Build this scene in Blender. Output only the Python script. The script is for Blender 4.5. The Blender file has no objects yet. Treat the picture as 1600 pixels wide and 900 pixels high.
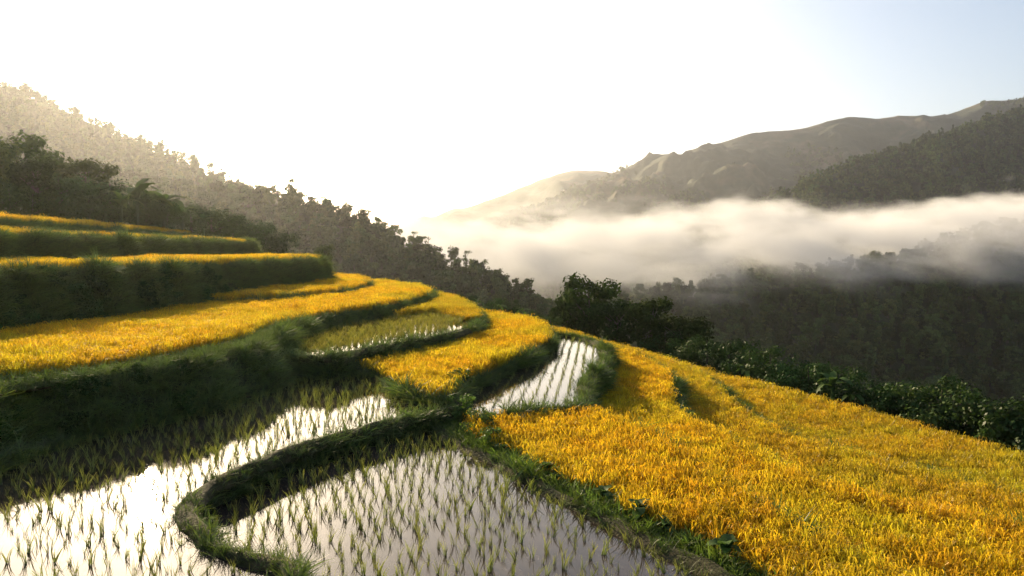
import bpy, bmesh, math, random
import numpy as np
from mathutils import Vector, noise as mnoise

random.seed(7); rng = np.random.default_rng(7)
S = bpy.context.scene
COL = S.collection

# ------------------------------------------------------------------ camera
FPX = 1142.0                       # focal length in photo pixels (1600 wide)
PITCH = math.atan(60 / FPX)        # horizon at photo row 390
CAM = Vector((0, 0, 5))
cam = bpy.data.cameras.new("camera"); cam_o = bpy.data.objects.new("camera", cam); COL.objects.link(cam_o)
cam.sensor_width = 36; cam.lens = 36 * FPX / 1600
cam.clip_start = 0.1; cam.clip_end = 20000
cam_o.location = CAM; cam_o.rotation_euler = (math.pi / 2 - PITCH, 0, 0)
S.camera = cam_o

# ------------------------------------------------------------------ sky, sun, exposure
SUN_AZ, SUN_EL = math.radians(-27), math.radians(17)
world = bpy.data.worlds.new("World"); S.world = world; world.use_nodes = True
wn = world.node_tree.nodes; wl = world.node_tree.links
sky = wn.new("ShaderNodeTexSky"); sky.sky_type = 'NISHITA'; sky.sun_disc = False
sky.sun_elevation = SUN_EL; sky.sun_rotation = SUN_AZ
sky.altitude = 800; sky.air_density = 1.0; sky.dust_density = 4.5; sky.ozone_density = 1.0
wl.new(sky.outputs[0], wn['Background'].inputs['Color'])
wn['Background'].inputs['Strength'].default_value = 0.08
sun = bpy.data.lights.new("sun", 'SUN'); sun.energy = 5.0; sun.angle = math.radians(0.6); sun.color = (1.0, .79, .50)
sun_o = bpy.data.objects.new("sun", sun); COL.objects.link(sun_o)
sdir = Vector((math.sin(SUN_AZ) * math.cos(SUN_EL), math.cos(SUN_AZ) * math.cos(SUN_EL), math.sin(SUN_EL)))
sun_o.rotation_euler = (-sdir).to_track_quat('-Z', 'Y').to_euler(); sun_o.location = (-40, 90, 60)
vs = S.view_settings; vs.view_transform = 'Standard'; vs.look = 'None'; vs.gamma = 1; vs.use_curve_mapping = False
vs.exposure = 1.35
cy = S.cycles
cy.max_bounces = 8; cy.diffuse_bounces = 3; cy.glossy_bounces = 3; cy.transmission_bounces = 4; cy.volume_bounces = 1
cy.transparent_max_bounces = 8
cy.use_denoising = True
cy.volume_max_steps = 256; cy.volume_step_rate = .4

# ------------------------------------------------------------------ helpers
cp_, sp_ = math.cos(PITCH), math.sin(PITCH)
def ray(px, py):
    x = (px - 800) / FPX; y = -(py - 450) / FPX
    return Vector((x, cp_ + y * sp_, -sp_ + y * cp_))
def on(px, py, z):                 # photo pixel -> point on the level z
    r = ray(px, py); t = (z - CAM.z) / r.z
    return (CAM.x + r.x * t, CAM.y + r.y * t)
def at(px, py, d):                 # photo pixel -> point at distance d along the view
    r = ray(px, py); t = d / r.y
    return CAM + r * t

def tag(o, label, cat, group=None, kind=None):
    if label: o['label'] = label
    if cat: o['category'] = cat
    if group: o['group'] = group
    if kind: o['kind'] = kind
    return o
def mesh_np(name, V, F, mats=(), smooth=False, attrs=None):
    me = bpy.data.meshes.new(name)
    me.from_pydata([tuple(v) for v in V], [], [tuple(int(i) for i in f) for f in F])
    if smooth: me.shade_smooth()
    for m in mats: me.materials.append(m)
    if attrs:
        for k, a in attrs.items():
            at_ = me.attributes.new(k, 'FLOAT', 'POINT'); at_.data.foreach_set('value', np.asarray(a, dtype=np.float32))
    return me
def link(name, me, parent=None):
    o = bpy.data.objects.new(name, me); COL.objects.link(o)
    if parent: o.parent = parent
    return o

# ------------------------------------------------------------------ materials
def new_mat(name):
    m = bpy.data.materials.new(name); m.use_nodes = True
    nt = m.node_tree; nt.nodes.clear()
    out = nt.nodes.new("ShaderNodeOutputMaterial")
    return m, nt, nt.nodes, nt.links, out
def ramp(N, stops):
    r = N.new("ShaderNodeValToRGB"); e = r.color_ramp.elements
    while len(e) > 1: e.remove(e[-1])
    e[0].position = stops[0][0]; e[0].color = (*stops[0][1], 1)
    for p, c in stops[1:]:
        q = e.new(p); q.color = (*c, 1)
    return r
def leaf_mat(name, low, high, var, trans=0.45, gloss=0.06, patch=None, patch_scale=.15, rough=.45):
    """leaf: colour runs from low (base) to high (tip) along attribute h, varied per plant and in patches"""
    m, nt, N, L, out = new_mat(name)
    a = N.new("ShaderNodeAttribute"); a.attribute_name = "h"
    mix = N.new("ShaderNodeMix"); mix.data_type = 'RGBA'
    L.new(a.outputs['Fac'], mix.inputs[0]); mix.inputs[6].default_value = (*low, 1); mix.inputs[7].default_value = (*high, 1)
    col = mix.outputs[2]
    if patch:
        g = N.new("ShaderNodeNewGeometry"); nz = N.new("ShaderNodeTexNoise"); nz.inputs['Scale'].default_value = patch_scale; nz.inputs['Detail'].default_value = 3
        L.new(g.outputs['Position'], nz.inputs['Vector'])
        mr = N.new("ShaderNodeMapRange"); mr.inputs[1].default_value = .45; mr.inputs[2].default_value = .72
        L.new(nz.outputs['Fac'], mr.inputs[0])
        mp = N.new("ShaderNodeMix"); mp.data_type = 'RGBA'; mp.inputs[7].default_value = (*patch, 1)
        L.new(mr.outputs[0], mp.inputs[0]); L.new(col, mp.inputs[6]); col = mp.outputs[2]
    oi = N.new("ShaderNodeObjectInfo")
    hs = N.new("ShaderNodeHueSaturation")
    mv = N.new("ShaderNodeMapRange"); mv.inputs[3].default_value = 1 - var; mv.inputs[4].default_value = 1 + var
    mh = N.new("ShaderNodeMapRange"); mh.inputs[3].default_value = .5 - var * .05; mh.inputs[4].default_value = .5 + var * .05
    L.new(oi.outputs['Random'], mv.inputs[0]); L.new(mv.outputs[0], hs.inputs['Value'])
    ml = N.new("ShaderNodeMath"); ml.operation = 'MULTIPLY'; ml.inputs[1].default_value = 7.31
    fr = N.new("ShaderNodeMath"); fr.operation = 'FRACT'
    L.new(oi.outputs['Random'], ml.inputs[0]); L.new(ml.outputs[0], fr.inputs[0]); L.new(fr.outputs[0], mh.inputs[0])
    L.new(mh.outputs[0], hs.inputs['Hue']); L.new(col, hs.inputs['Color'])
    d = N.new("ShaderNodeBsdfDiffuse"); t = N.new("ShaderNodeBsdfTranslucent"); gl = N.new("ShaderNodeBsdfGlossy")
    gl.inputs['Roughness'].default_value = rough
    L.new(hs.outputs[0], d.inputs[0]); L.new(hs.outputs[0], t.inputs[0])
    m1 = N.new("ShaderNodeMixShader"); m1.inputs[0].default_value = trans
    m2 = N.new("ShaderNodeMixShader"); m2.inputs[0].default_value = gloss
    L.new(d.outputs[0], m1.inputs[1]); L.new(t.outputs[0], m1.inputs[2]); L.new(m1.outputs[0], m2.inputs[1]); L.new(gl.outputs[0], m2.inputs[2])
    L.new(m2.outputs[0], out.inputs[0])
    return m
def earth_mat(name, stops, scale=1.5, bump=.4, rough=.95, dist=.05):
    m, nt, N, L, out = new_mat(name)
    g = N.new("ShaderNodeNewGeometry"); nz = N.new("ShaderNodeTexNoise"); nz.inputs['Scale'].default_value = scale; nz.inputs['Detail'].default_value = 8; nz.inputs['Roughness'].default_value = .65
    L.new(g.outputs['Position'], nz.inputs['Vector'])
    r = ramp(N, stops); L.new(nz.outputs['Fac'], r.inputs[0])
    b = N.new("ShaderNodeBump"); b.inputs['Strength'].default_value = bump; b.inputs['Distance'].default_value = dist
    n2 = N.new("ShaderNodeTexNoise"); n2.inputs['Scale'].default_value = scale * 5; n2.inputs['Detail'].default_value = 6
    L.new(g.outputs['Position'], n2.inputs['Vector']); L.new(n2.outputs['Fac'], b.inputs['Height'])
    p = N.new("ShaderNodeBsdfPrincipled"); p.inputs['Roughness'].default_value = rough
    p.inputs['Specular IOR Level'].default_value = .2
    L.new(r.outputs[0], p.inputs['Base Color']); L.new(b.outputs[0], p.inputs['Normal']); L.new(p.outputs[0], out.inputs[0])
    return m
M = {}
M['rice'] = leaf_mat('golden_rice', (.15, .15, .010), (.80, .47, .014), .33, trans=.55, gloss=.02, patch=(.48, .40, .018), patch_scale=.22)
M['rice_olive'] = leaf_mat('olive_rice', (.13, .14, .012), (.70, .44, .016), .3, trans=.52, gloss=.02, patch=(.42, .37, .02), patch_scale=.22)
M['seedling'] = leaf_mat('seedling_leaf', (.06, .09, .015), (.24, .26, .04), .25, trans=.5, gloss=.05)
M['young'] = leaf_mat('young_rice_leaf', (.06, .085, .012), (.26, .235, .03), .3, trans=.5, gloss=.03)
M['grass'] = leaf_mat('bank_grass_leaf', (.025, .05, .008), (.11, .165, .02), .4, trans=.45, gloss=.05)
M['weed'] = leaf_mat('weed_leaf', (.035, .07, .01), (.13, .20, .025), .3, trans=.5, gloss=.03)
M['shrub'] = leaf_mat('shrub_leaf', (.02, .045, .010), (.045, .085, .014), .3, trans=.18, gloss=.015)
M['tree'] = leaf_mat('tree_leaf', (.024, .045, .012), (.06, .095, .02), .4, trans=.22, gloss=.004)
M['fartree'] = leaf_mat('forest_leaf', (.03, .05, .02), (.085, .115, .03), .55, trans=.15, gloss=.0)
M['banana'] = leaf_mat('banana_leaf', (.03, .065, .012), (.07, .125, .022), .2, trans=.4, gloss=.025, rough=.55)
M['bark'] = earth_mat('bark', [(.3, (.05, .04, .03)), (.7, (.12, .10, .08))], 6, .6)
M['soil'] = earth_mat('bank_soil', [(.3, (.012, .014, .006)), (.55, (.03, .034, .012)), (.8, (.055, .045, .022))], 1.6, .7)
M['bund'] = earth_mat('bund_earth', [(.3, (.018, .022, .008)), (.5, (.036, .036, .013)), (.74, (.09, .07, .04))], 2.4, 1.0)
M['stubble'] = earth_mat('field_soil', [(.3, (.05, .05, .015)), (.7, (.13, .10, .03))], 2, .5)
M['slope'] = earth_mat('hill_soil', [(.35, (.02, .03, .012)), (.6, (.04, .052, .02)), (.8, (.07, .068, .03))], .05, .6, dist=1)
M['ridge'] = earth_mat('ridge_grassland', [(.38, (.024, .036, .018)), (.52, (.045, .055, .028)), (.68, (.14, .105, .058))], .0045, .8, dist=12)

def water_mat():
    m, nt, N, L, out = new_mat('paddy_water')
    g = N.new("ShaderNodeNewGeometry"); nz = N.new("ShaderNodeTexNoise"); nz.inputs['Scale'].default_value = 1.1; nz.inputs['Detail'].default_value = 5
    L.new(g.outputs['Position'], nz.inputs['Vector'])
    r = ramp(N, [(.3, (.02, .015, .012)), (.7, (.055, .042, .034))]); L.new(nz.outputs['Fac'], r.inputs[0])
    n2 = N.new("ShaderNodeTexNoise"); n2.inputs['Scale'].default_value = 2.2; n2.inputs['Detail'].default_value = 2
    L.new(g.outputs['Position'], n2.inputs['Vector'])
    b = N.new("ShaderNodeBump"); b.inputs['Strength'].default_value = .05; b.inputs['Distance'].default_value = .02; L.new(n2.outputs['Fac'], b.inputs['Height'])
    p = N.new("ShaderNodeBsdfPrincipled"); p.inputs['Roughness'].default_value = .04; p.inputs['IOR'].default_value = 1.333
    L.new(r.outputs[0], p.inputs['Base Color']); L.new(b.outputs[0], p.inputs['Normal']); L.new(p.outputs[0], out.inputs[0])
    return m
M['water'] = water_mat()

# ------------------------------------------------------------------ scatter by geometry nodes (for uncountable stuff)
_groups = {}
def source_collection(name, meshes):
    c = bpy.data.collections.new(name)
    for i, me in enumerate(meshes):
        c.objects.link(bpy.data.objects.new(f"{name}_source", me))
    return c
def gn_group(coll):
    if coll.name in _groups: return _groups[coll.name]
    ng = bpy.data.node_groups.new("scatter_" + coll.name, 'GeometryNodeTree')
    ng.interface.new_socket('Geometry', in_out='INPUT', socket_type='NodeSocketGeometry')
    ng.interface.new_socket('Geometry', in_out='OUTPUT', socket_type='NodeSocketGeometry')
    N, L = ng.nodes, ng.links
    gi = N.new('NodeGroupInput'); go = N.new('NodeGroupOutput')
    ip = N.new('GeometryNodeInstanceOnPoints'); ci = N.new('GeometryNodeCollectionInfo')
    ci.inputs['Collection'].default_value = coll; ci.inputs['Separate Children'].default_value = True; ci.inputs['Reset Children'].default_value = True
    def na(n, t):
        x = N.new('GeometryNodeInputNamedAttribute'); x.data_type = t; x.inputs['Name'].default_value = n; return x
    r = na('rot', 'FLOAT_VECTOR'); s = na('scl', 'FLOAT_VECTOR'); i = na('idx', 'INT')
    L.new(gi.outputs[0], ip.inputs['Points']); L.new(ci.outputs[0], ip.inputs['Instance'])
    ip.inputs['Pick Instance'].default_value = True
    L.new(i.outputs['Attribute'], ip.inputs['Instance Index']); L.new(r.outputs['Attribute'], ip.inputs['Rotation']); L.new(s.outputs['Attribute'], ip.inputs['Scale'])
    L.new(ip.outputs[0], go.inputs[0])
    _groups[coll.name] = ng
    return ng
def scatter(name, P, rot, scl, nvar, coll):
    P = np.asarray(P, dtype=np.float32); n = len(P)
    me = bpy.data.meshes.new(name); me.vertices.add(n); me.vertices.foreach_set('co', P.ravel())
    a = me.attributes.new('rot', 'FLOAT_VECTOR', 'POINT'); a.data.foreach_set('vector', np.asarray(rot, dtype=np.float32).ravel())
    scl = np.asarray(scl, dtype=np.float32)
    if scl.ndim == 1: scl = np.repeat(scl[:, None], 3, 1)
    a = me.attributes.new('scl', 'FLOAT_VECTOR', 'POINT'); a.data.foreach_set('vector', scl.ravel())
    a = me.attributes.new('idx', 'INT', 'POINT'); a.data.foreach_set('value', rng.integers(0, nvar, n).astype(np.int32))
    o = link(name, me); md = o.modifiers.new('scatter', 'NODES'); md.node_group = gn_group(coll)
    return o

# ------------------------------------------------------------------ plant meshes
def blades(n, hmin, hmax, wid, lean, droop, spread, seed, seg=3, mat=None, name='blades'):
    r = np.random.default_rng(seed); V = []; F = []; H = []
    for _ in range(n):
        a = r.uniform(0, 6.283); b = r.uniform(0, 6.283); rad = spread * math.sqrt(r.random())
        bx, by = rad * math.cos(b), rad * math.sin(b); h = r.uniform(hmin, hmax); w = wid * r.uniform(.7, 1.3)
        le = lean * r.uniform(.3, 1.2); dr = droop * r.uniform(.4, 1.3)
        dx, dy = math.cos(a), math.sin(a); base = len(V); f = r.uniform(0, 6.283); wx, wy = math.cos(f), math.sin(f)
        for k in range(seg + 1):
            t = k / seg; o = h * (le * t + dr * t * t); z = h * (t - .45 * dr * t ** 3); ww = w * (1 - .75 * t ** 2) * .5
            V.append((bx + dx * o - wx * ww, by + dy * o - wy * ww, z)); V.append((bx + dx * o + wx * ww, by + dy * o + wy * ww, z)); H += [t, t]
        for k in range(seg):
            q = base + 2 * k; F.append((q, q + 1, q + 3, q + 2))
    return mesh_np(name, V, F, [mat], attrs={'h': H})
def rice_clump(seed, mat='rice'):
    r = np.random.default_rng(seed); V = []; F = []; H = []
    def strip(pts, w, f, h0, h1):
        b = len(V); wx, wy = math.cos(f), math.sin(f); n = len(pts)
        for k, p in enumerate(pts):
            t = k / (n - 1); ww = .5 * w * (1 if k < n - 1 else .3)
            V.append((p[0] - wx * ww, p[1] - wy * ww, p[2])); V.append((p[0] + wx * ww, p[1] + wy * ww, p[2])); H.extend([h0 + (h1 - h0) * t] * 2)
        for k in range(n - 1):
            q = b + 2 * k; F.append((q, q + 1, q + 3, q + 2))
    for i in range(26):
        a = r.uniform(0, 6.283); b = r.uniform(0, 6.283); rad = .10 * math.sqrt(r.random()); x, y = rad * math.cos(b), rad * math.sin(b)
        h = r.uniform(.28, .58); le = r.uniform(.08, .45); dx, dy = math.cos(a), math.sin(a)
        tip = r.random() < .45
        if tip:   # stalk with a drooping ear
            pts = [(x, y, 0), (x + dx * le * h * .35, y + dy * le * h * .35, h * .62), (x + dx * le * h * .8, y + dy * le * h * .8, h * .96), (x + dx * (le * h + .07), y + dy * (le * h + .07), h * .93), (x + dx * (le * h + .11), y + dy * (le * h + .11), h * .80)]
            strip(pts, .020, r.uniform(0, 3.14), .1, 1.0)
        else:
            pts = [(x + dx * le * h * t * t, y + dy * le * h * t * t, h * t * (1.06 - .1 * t)) for t in (0, .4, .75, 1)]
            strip(pts, .015, r.uniform(0, 3.14), 0, .9)
    return mesh_np('rice_clump', V, F, [M[mat]], attrs={'h': H})
RICE = source_collection('rice_clump', [rice_clump(100 + i) for i in range(6)])
RICE_OLIVE = source_collection('olive_rice_clump', [rice_clump(120 + i, 'rice_olive') for i in range(5)])
GRASS = source_collection('grass_tuft', [blades(22, .14, .42, .016, .5, .55, .12, 200 + i, 3, M['grass'], 'grass_tuft') for i in range(5)])
WEED = source_collection('weed_tuft', [blades(20, .12, .34, .030, .6, .5, .12, 250 + i, 3, M['weed'], 'weed_tuft') for i in range(4)])
SEED_ME = [blades(11, .18, .38, .012, .16, .22, .04, 300 + i, 3, M['seedling'], 'rice_seedling') for i in range(5)]
SEED = source_collection('seedling_clump', SEED_ME)
YOUNG = source_collection('young_rice_clump', [blades(16, .18, .40, .014, .25, .3, .07, 330 + i, 3, M['young'], 'young_rice') for i in range(5)])

def leaf_cloud(centres, radii, per, size, seed, flat=.75, rnd=.7):
    """leaf-sized quads spread through clumps"""
    r = np.random.default_rng(seed); V = []; F = []; H = []
    C = np.asarray(centres); zmin, zmax = C[:, 2].min(), C[:, 2].max() + 1e-3
    for c, rad in zip(C, radii):
        d = r.normal(size=(per, 3)); d /= np.linalg.norm(d, axis=1)[:, None]
        p = c + d * (rad * r.uniform(.25, 1, per) ** .5)[:, None] * np.array([1, 1, flat])
        n = d + r.normal(size=(per, 3)) * rnd; n[:, 2] += .5; n /= np.linalg.norm(n, axis=1)[:, None]
        u = np.cross(n, r.normal(size=(per, 3))); u /= np.linalg.norm(u, axis=1)[:, None]; v = np.cross(n, u)
        s = size * r.uniform(.6, 1.35, per)[:, None]
        b = len(V); q = np.stack([p - u * s, p + v * s * .55, p + u * s, p - v * s * .55], 1).reshape(-1, 3)
        V.extend(q.tolist()); F.extend([(b + 4 * k, b + 4 * k + 1, b + 4 * k + 2, b + 4 * k + 3) for k in range(per)])
        H.extend(np.repeat(np.clip(.25 + .75 * r.random(per), 0, 1), 4).tolist())
    return V, F, H
def tube(V, F, pts, rad, sides=7):
    pts = [Vector(p) for p in pts]; b = len(V)
    for k, p in enumerate(pts):
        t = (pts[min(k + 1, len(pts) - 1)] - pts[max(k - 1, 0)]).normalized()
        u = t.orthogonal().normalized(); w = t.cross(u)
        for s in range(sides):
            a = 6.2832 * s / sides; V.append(tuple(p + (u * math.cos(a) + w * math.sin(a)) * rad[k]))
    for k in range(len(pts) - 1):
        for s in range(sides):
            q = b + k * sides; s2 = (s + 1) % sides
            F.append((q + s, q + s2, q + sides + s2, q + sides + s))
def make_tree(seed, height, width, nclump, per, leaf, mat, crown_low=.3, shape='round'):
    """returns (trunk mesh, crown mesh): tapered trunk with limbs, crown of leaf clumps around the limb ends"""
    r = random.Random(seed); V = []; F = []
    top = Vector((r.uniform(-.06, .06) * height, r.uniform(-.06, .06) * height, height * .92))
    trunk_r = height * .022
    n = 6; axis = [Vector((top.x * (k / n) ** 1.3 + r.uniform(-.01, .01) * height, top.y * (k / n) ** 1.3, top.z * k / n - (.25 if k == 0 else 0))) for k in range(n + 1)]
    tube(V, F, axis, [trunk_r * (1.25 - .95 * k / n) for k in range(n + 1)])
    cs = []; rs = []
    for i in range(nclump):
        t = r.uniform(crown_low, 1.0); a = r.uniform(0, 6.283)
        prof = math.sin(math.pi * min(1, .18 + .82 * (1 - (t - crown_low) / (1 - crown_low)) ** .8)) if shape == 'round' else (1.15 - t)
        rad = width * .5 * max(.15, prof) * r.uniform(.25, 1)
        z = height * (crown_low + (t - crown_low) * .95)
        c = Vector((top.x * t + rad * math.cos(a), top.y * t + rad * math.sin(a), z + r.uniform(-.03, .03) * height))
        cs.append(tuple(c)); rs.append(width * r.uniform(.11, .21))
        if i % 3 == 0 or nclump < 15:
            s = axis[max(1, min(n, int(n * min(1, (z / height) * .85))))]
            mid = s.lerp(c, .55) + Vector((0, 0, .02 * height))
            tube(V, F, [s, mid, c], [trunk_r * .45, trunk_r * .28, trunk_r * .1], 5)
    tr = mesh_np('trunk', V, F, [M['bark']], smooth=True)
    CV, CF, CH = leaf_cloud(cs, rs, per, leaf, seed + 1, .75, .45)
    return tr, mesh_np('crown', CV, CF, [mat], attrs={'h': CH})
def joined_tree(seed, height, width, nclump, per, leaf, mat):
    r = random.Random(seed); V = []; F = []
    tube(V, F, [(0, 0, -.5), (0, 0, height * .7)], [height * .025, height * .01], 4)
    nt = len(V); nf = len(F)
    cs = []; rs = []
    for i in range(nclump):
        t = r.uniform(.25, 1); a = r.uniform(0, 6.283); rad = width * .5 * math.sin(math.pi * (1.05 - .85 * t)) * r.uniform(.1, 1)
        cs.append((rad * math.cos(a), rad * math.sin(a), height * t * .93)); rs.append(width * r.uniform(.14, .24))
    CV, CF, CH = leaf_cloud(cs, rs, per, leaf, seed + 3, .7, .2)
    V += [tuple(v) for v in CV]; F += [tuple(i + nt for i in f) for f in CF]
    me = mesh_np('forest_tree', V, F, [M['bark'], mat], attrs={'h': [0] * nt + list(CH)})
    me.polygons.foreach_set('material_index', [0] * nf + [1] * len(CF))
    return me

# ------------------------------------------------------------------ terraces
def closed_spline(P, step=.45):
    P = [Vector((p[0], p[1], 0)) for p in P]; n = len(P); out = []
    for i in range(n):
        a, b, c, d = P[i - 1], P[i], P[(i + 1) % n], P[(i + 2) % n]
        m = max(1, int((c - b).length / step))
        for k in range(m):
            t = k / m
            # centripetal-ish Catmull-Rom with clamped tangents
            lim = (c - b).length
            t1 = (c - a) * .5; t2 = (d - b) * .5
            if t1.length > lim: t1 = t1.normalized() * lim
            if t2.length > lim: t2 = t2.normalized() * lim
            h00 = 2 * t**3 - 3 * t**2 + 1; h10 = t**3 - 2 * t**2 + t; h01 = -2 * t**3 + 3 * t**2; h11 = t**3 - t**2
            q = b * h00 + t1 * h10 + c * h01 + t2 * h11
            out.append((q.x, q.y))
    out = np.array(out)
    ar = .5 * np.sum(out[:, 0] * np.roll(out[:, 1], -1) - np.roll(out[:, 0], -1) * out[:, 1])
    return out if ar > 0 else out[::-1]
def inside(P, poly):
    x, y = P[:, 0], P[:, 1]; r = np.zeros(len(P), bool); j = len(poly) - 1
    for i in range(len(poly)):
        xi, yi = poly[i]; xj, yj = poly[j]
        c = ((yi > y) != (yj > y)) & (x < (xj - xi) * (y - yi) / (yj - yi + 1e-12) + xi); r ^= c; j = i
    return r
def edge_dist(P, poly):
    A = poly; B = np.roll(poly, -1, 0); best = np.full(len(P), 1e9)
    for a, b in zip(A, B):
        ab = b - a; t = np.clip(((P - a) @ ab) / (ab @ ab + 1e-12), 0, 1); d = np.linalg.norm(P - (a + t[:, None] * ab), axis=1); best = np.minimum(best, d)
    return best
def out_normals(poly):
    t = np.roll(poly, -1, 0) - np.roll(poly, 1, 0); n = np.stack([t[:, 1], -t[:, 0]], 1)
    return n / (np.linalg.norm(n, axis=1)[:, None] + 1e-9)
def nz2(x, y, s=1.0, seed=0): return mnoise.noise(Vector((x * s + seed * 13.7, y * s - seed * 7.1, seed * 3.3)))

TERR = []   # dicts: name, z, poly, drop
def terrace(name, z, pts, drop, crop, label, batter=.3):
    poly = closed_spline(pts)
    N = out_normals(poly); n = len(poly); rows = 6
    V = []; F = []
    for k in range(rows + 1):
        t = k / rows
        for i in range(n):
            x, y = poly[i]; w = mnoise.noise(Vector((x * .7, y * .7, t * drop * 1.3))) * .36 + mnoise.noise(Vector((x * 2.1, y * 2.1, t * drop * 2.6))) * .15
            o = batter * drop * t + w * math.sin(math.pi * min(1, t * 1.2)) * min(1, drop)
            V.append((x + N[i, 0] * o, y + N[i, 1] * o, z - drop * t))
    for k in range(rows):
        for i in range(n):
            j = (i + 1) % n; F.append((k * n + i, (k + 1) * n + i, (k + 1) * n + j, k * n + j))
    me = mesh_np(name, V, F, [M['soil'], M['stubble']], smooth=True)
    bm = bmesh.new(); bm.from_mesh(me); bm.verts.ensure_lookup_table()
    f = bm.faces.new([bm.verts[i] for i in range(n)]); f.material_index = 1
    bmesh.ops.triangulate(bm, faces=[f]); bm.to_mesh(me); bm.free()
    o = link('terrace', me); tag(o, label, 'terrace', kind='structure')
    TERR.append(dict(name=name, z=z, poly=poly, drop=drop, crop=crop, batter=batter))
    return TERR[-1]

z = {}
def px(z_, *pp): return [on(a, b, z_) for a, b in pp]
def sc(f, pts): return [(x * f, y * f) for x, y in pts]
terrace('g9', -2.5, sc(1.045, [(3.2, 64), (7, 54), (11, 42), (13.7, 34), (15.6, 29), (17, 24), (17.6, 20), (17.5, 12), (16, 3), (4, 2), (0, 30), (-4, 60)]), 1.6, 'rice', 'lowest golden rice terrace along the dark tree belt')
terrace('g8', -1.7, sc(1.016, [(3.4, 56), (6.2, 49), (8.6, 43), (9.8, 37), (9.5, 31), (9.4, 26.5), (9.8, 24.4), (11.3, 21.6), (13.2, 18.6), (14.4, 15), (14, 6), (12, 2), (3, 2), (0, 30), (-2, 55)]), .9, 'rice', 'golden rice terrace one step above the lowest golden one')
terrace('g7', -.8, sc(.964, [(2.6, 51), (5.2, 45), (6.9, 40), (7.5, 34), (6.7, 30), (6.1, 25.3), (6.7, 22.3), (7.3, 19.6), (8.1, 17), (10.6, 15), (11.6, 10), (10, 2), (2, 2), (0, 30), (-2, 50)]), .9, 'rice', 'golden rice terrace below the bank of the bright narrow paddy')
terrace('gr', -.06, sc(.94, [(1.5, 26), (2.6, 23.5), (3.8, 20.5), (4.5, 17.5), (5.0, 15.5), (5.6, 12.6), (6.6, 10.6), (7, 6), (5, 2), (-1, 2), (-2, 14), (-2, 26)]), .95, 'rice', 'broad golden rice terrace beside the flooded paddy and its footpath bund')
terrace('p1', 0.0, px(0, (690, 682), (745, 710), (805, 742), (885, 787), (965, 827), (1045, 867), (1097, 893)) + [(3.7, 9.5), (4.3, 7.5), (0, 6.5), (-4, 8), (-6, 12), (-6, 16), (-3.5, 21), (-2.2, 20.2)], .6, 'water', 'flooded terrace with scattered seedlings behind the curved bund')
terrace('p6', .25, px(.25, (936, 541), (942, 570), (912, 601), (906, 638), (840, 645), (740, 656)) + [(-4, 24), (-3, 36), (1.2, 40), (3.2, 39.3)], 1.1, 'water', 'narrow flooded terrace bright with sky between two grassy banks')
terrace('p2', .4, px(.4, (460, 912), (345, 868), (292, 812), (305, 777), (385, 737), (485, 699), (605, 665), (692, 646)) + [(-1.6, 21.3), (-3, 24), (-6, 29), (-11, 28), (-16, 20), (-17, 10), (-9, 6), (-4.4, 7.6)], .6, 'water', 'long flooded terrace curving below the shaded grassy bank')
terrace('p3', .52, px(.52, (560, 575), (500, 578), (420, 588), (340, 612), (250, 643), (100, 692), (0, 725), (-200, 795)) + [(-15.5, 10), (-19, 14), (-18, 22), (-12, 30), (-7, 30)], .3, 'ledge', 'narrow shaded ledge at the foot of the left bank')
terrace('g4', .52, px(.52, (545, 580), (605, 595), (632, 616), (690, 632), (708, 618)) + sc(1.054, [(-1.3, 23), (-.35, 25.8), (1.0, 30), (1.75, 33.5), (1.7, 38), (.4, 43), (-2.6, 47), (-6, 50), (-9, 40), (-9, 28)]), .95, 'rice', 'crescent golden rice terrace above the bright narrow paddy')
terrace('p5', 1.2, px(1.2, (495, 562), (560, 551), (640, 536), (700, 525), (742, 511), (748, 495), (722, 477)) + [(-6, 58), (-10, 60), (-12, 40), (-10, 28.5)], .8, 'water', 'green paddy terrace with a low bund between two golden terraces')
terrace('tb', 1.7, px(1.7, (-160, 650), (0, 612), (100, 600), (200, 586), (300, 569), (390, 547), (428, 530), (442, 517), (500, 501), (560, 490), (620, 479), (660, 468), (670, 460), (640, 450)) + [(-13, 68), (-18, 68), (-26, 44), (-24, 14)], 1.45, 'rice', 'long golden rice terrace over the shaded bank', batter=.75)
terrace('tab', 2.1, sc(1.133, [(-16.5, 33), (-13.6, 35), (-11.9, 37), (-10.5, 41), (-9.9, 46.5), (-10.6, 54), (-14, 64), (-20, 66), (-22, 40), (-17, 26)]), .6, 'rice', 'narrow golden rice terrace ending in a rounded point')
terrace('ta', 4.0, sc(1.05, [(-18.8, 12), (-18.7, 20), (-18.3, 27), (-16.7, 36), (-15.8, 46), (-14.9, 54), (-16, 60), (-20, 65), (-27, 66), (-30, 40), (-28, 12)]), 2.6, 'rice', 'golden rice terrace at eye level over a tall shrubby bank', batter=.42)
terrace('tc', 5.5, sc(1.08, [(-23, 15), (-22, 24), (-21.5, 31), (-22, 45), (-23, 57), (-22.8, 63), (-26, 69), (-34, 72), (-38, 40), (-36, 15)]), 1.7, 'rice', 'grassy rice terrace second from the top of the left stack')
terrace('td', 6.5, sc(1.05, [(-28, 20), (-27.3, 30), (-27, 38), (-29, 52), (-32, 71), (-36, 79), (-50, 80), (-52, 40), (-48, 20)]), 1.3, 'rice', 'topmost golden rice terrace under the dark trees')
T = {t['name']: t for t in TERR}

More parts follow.
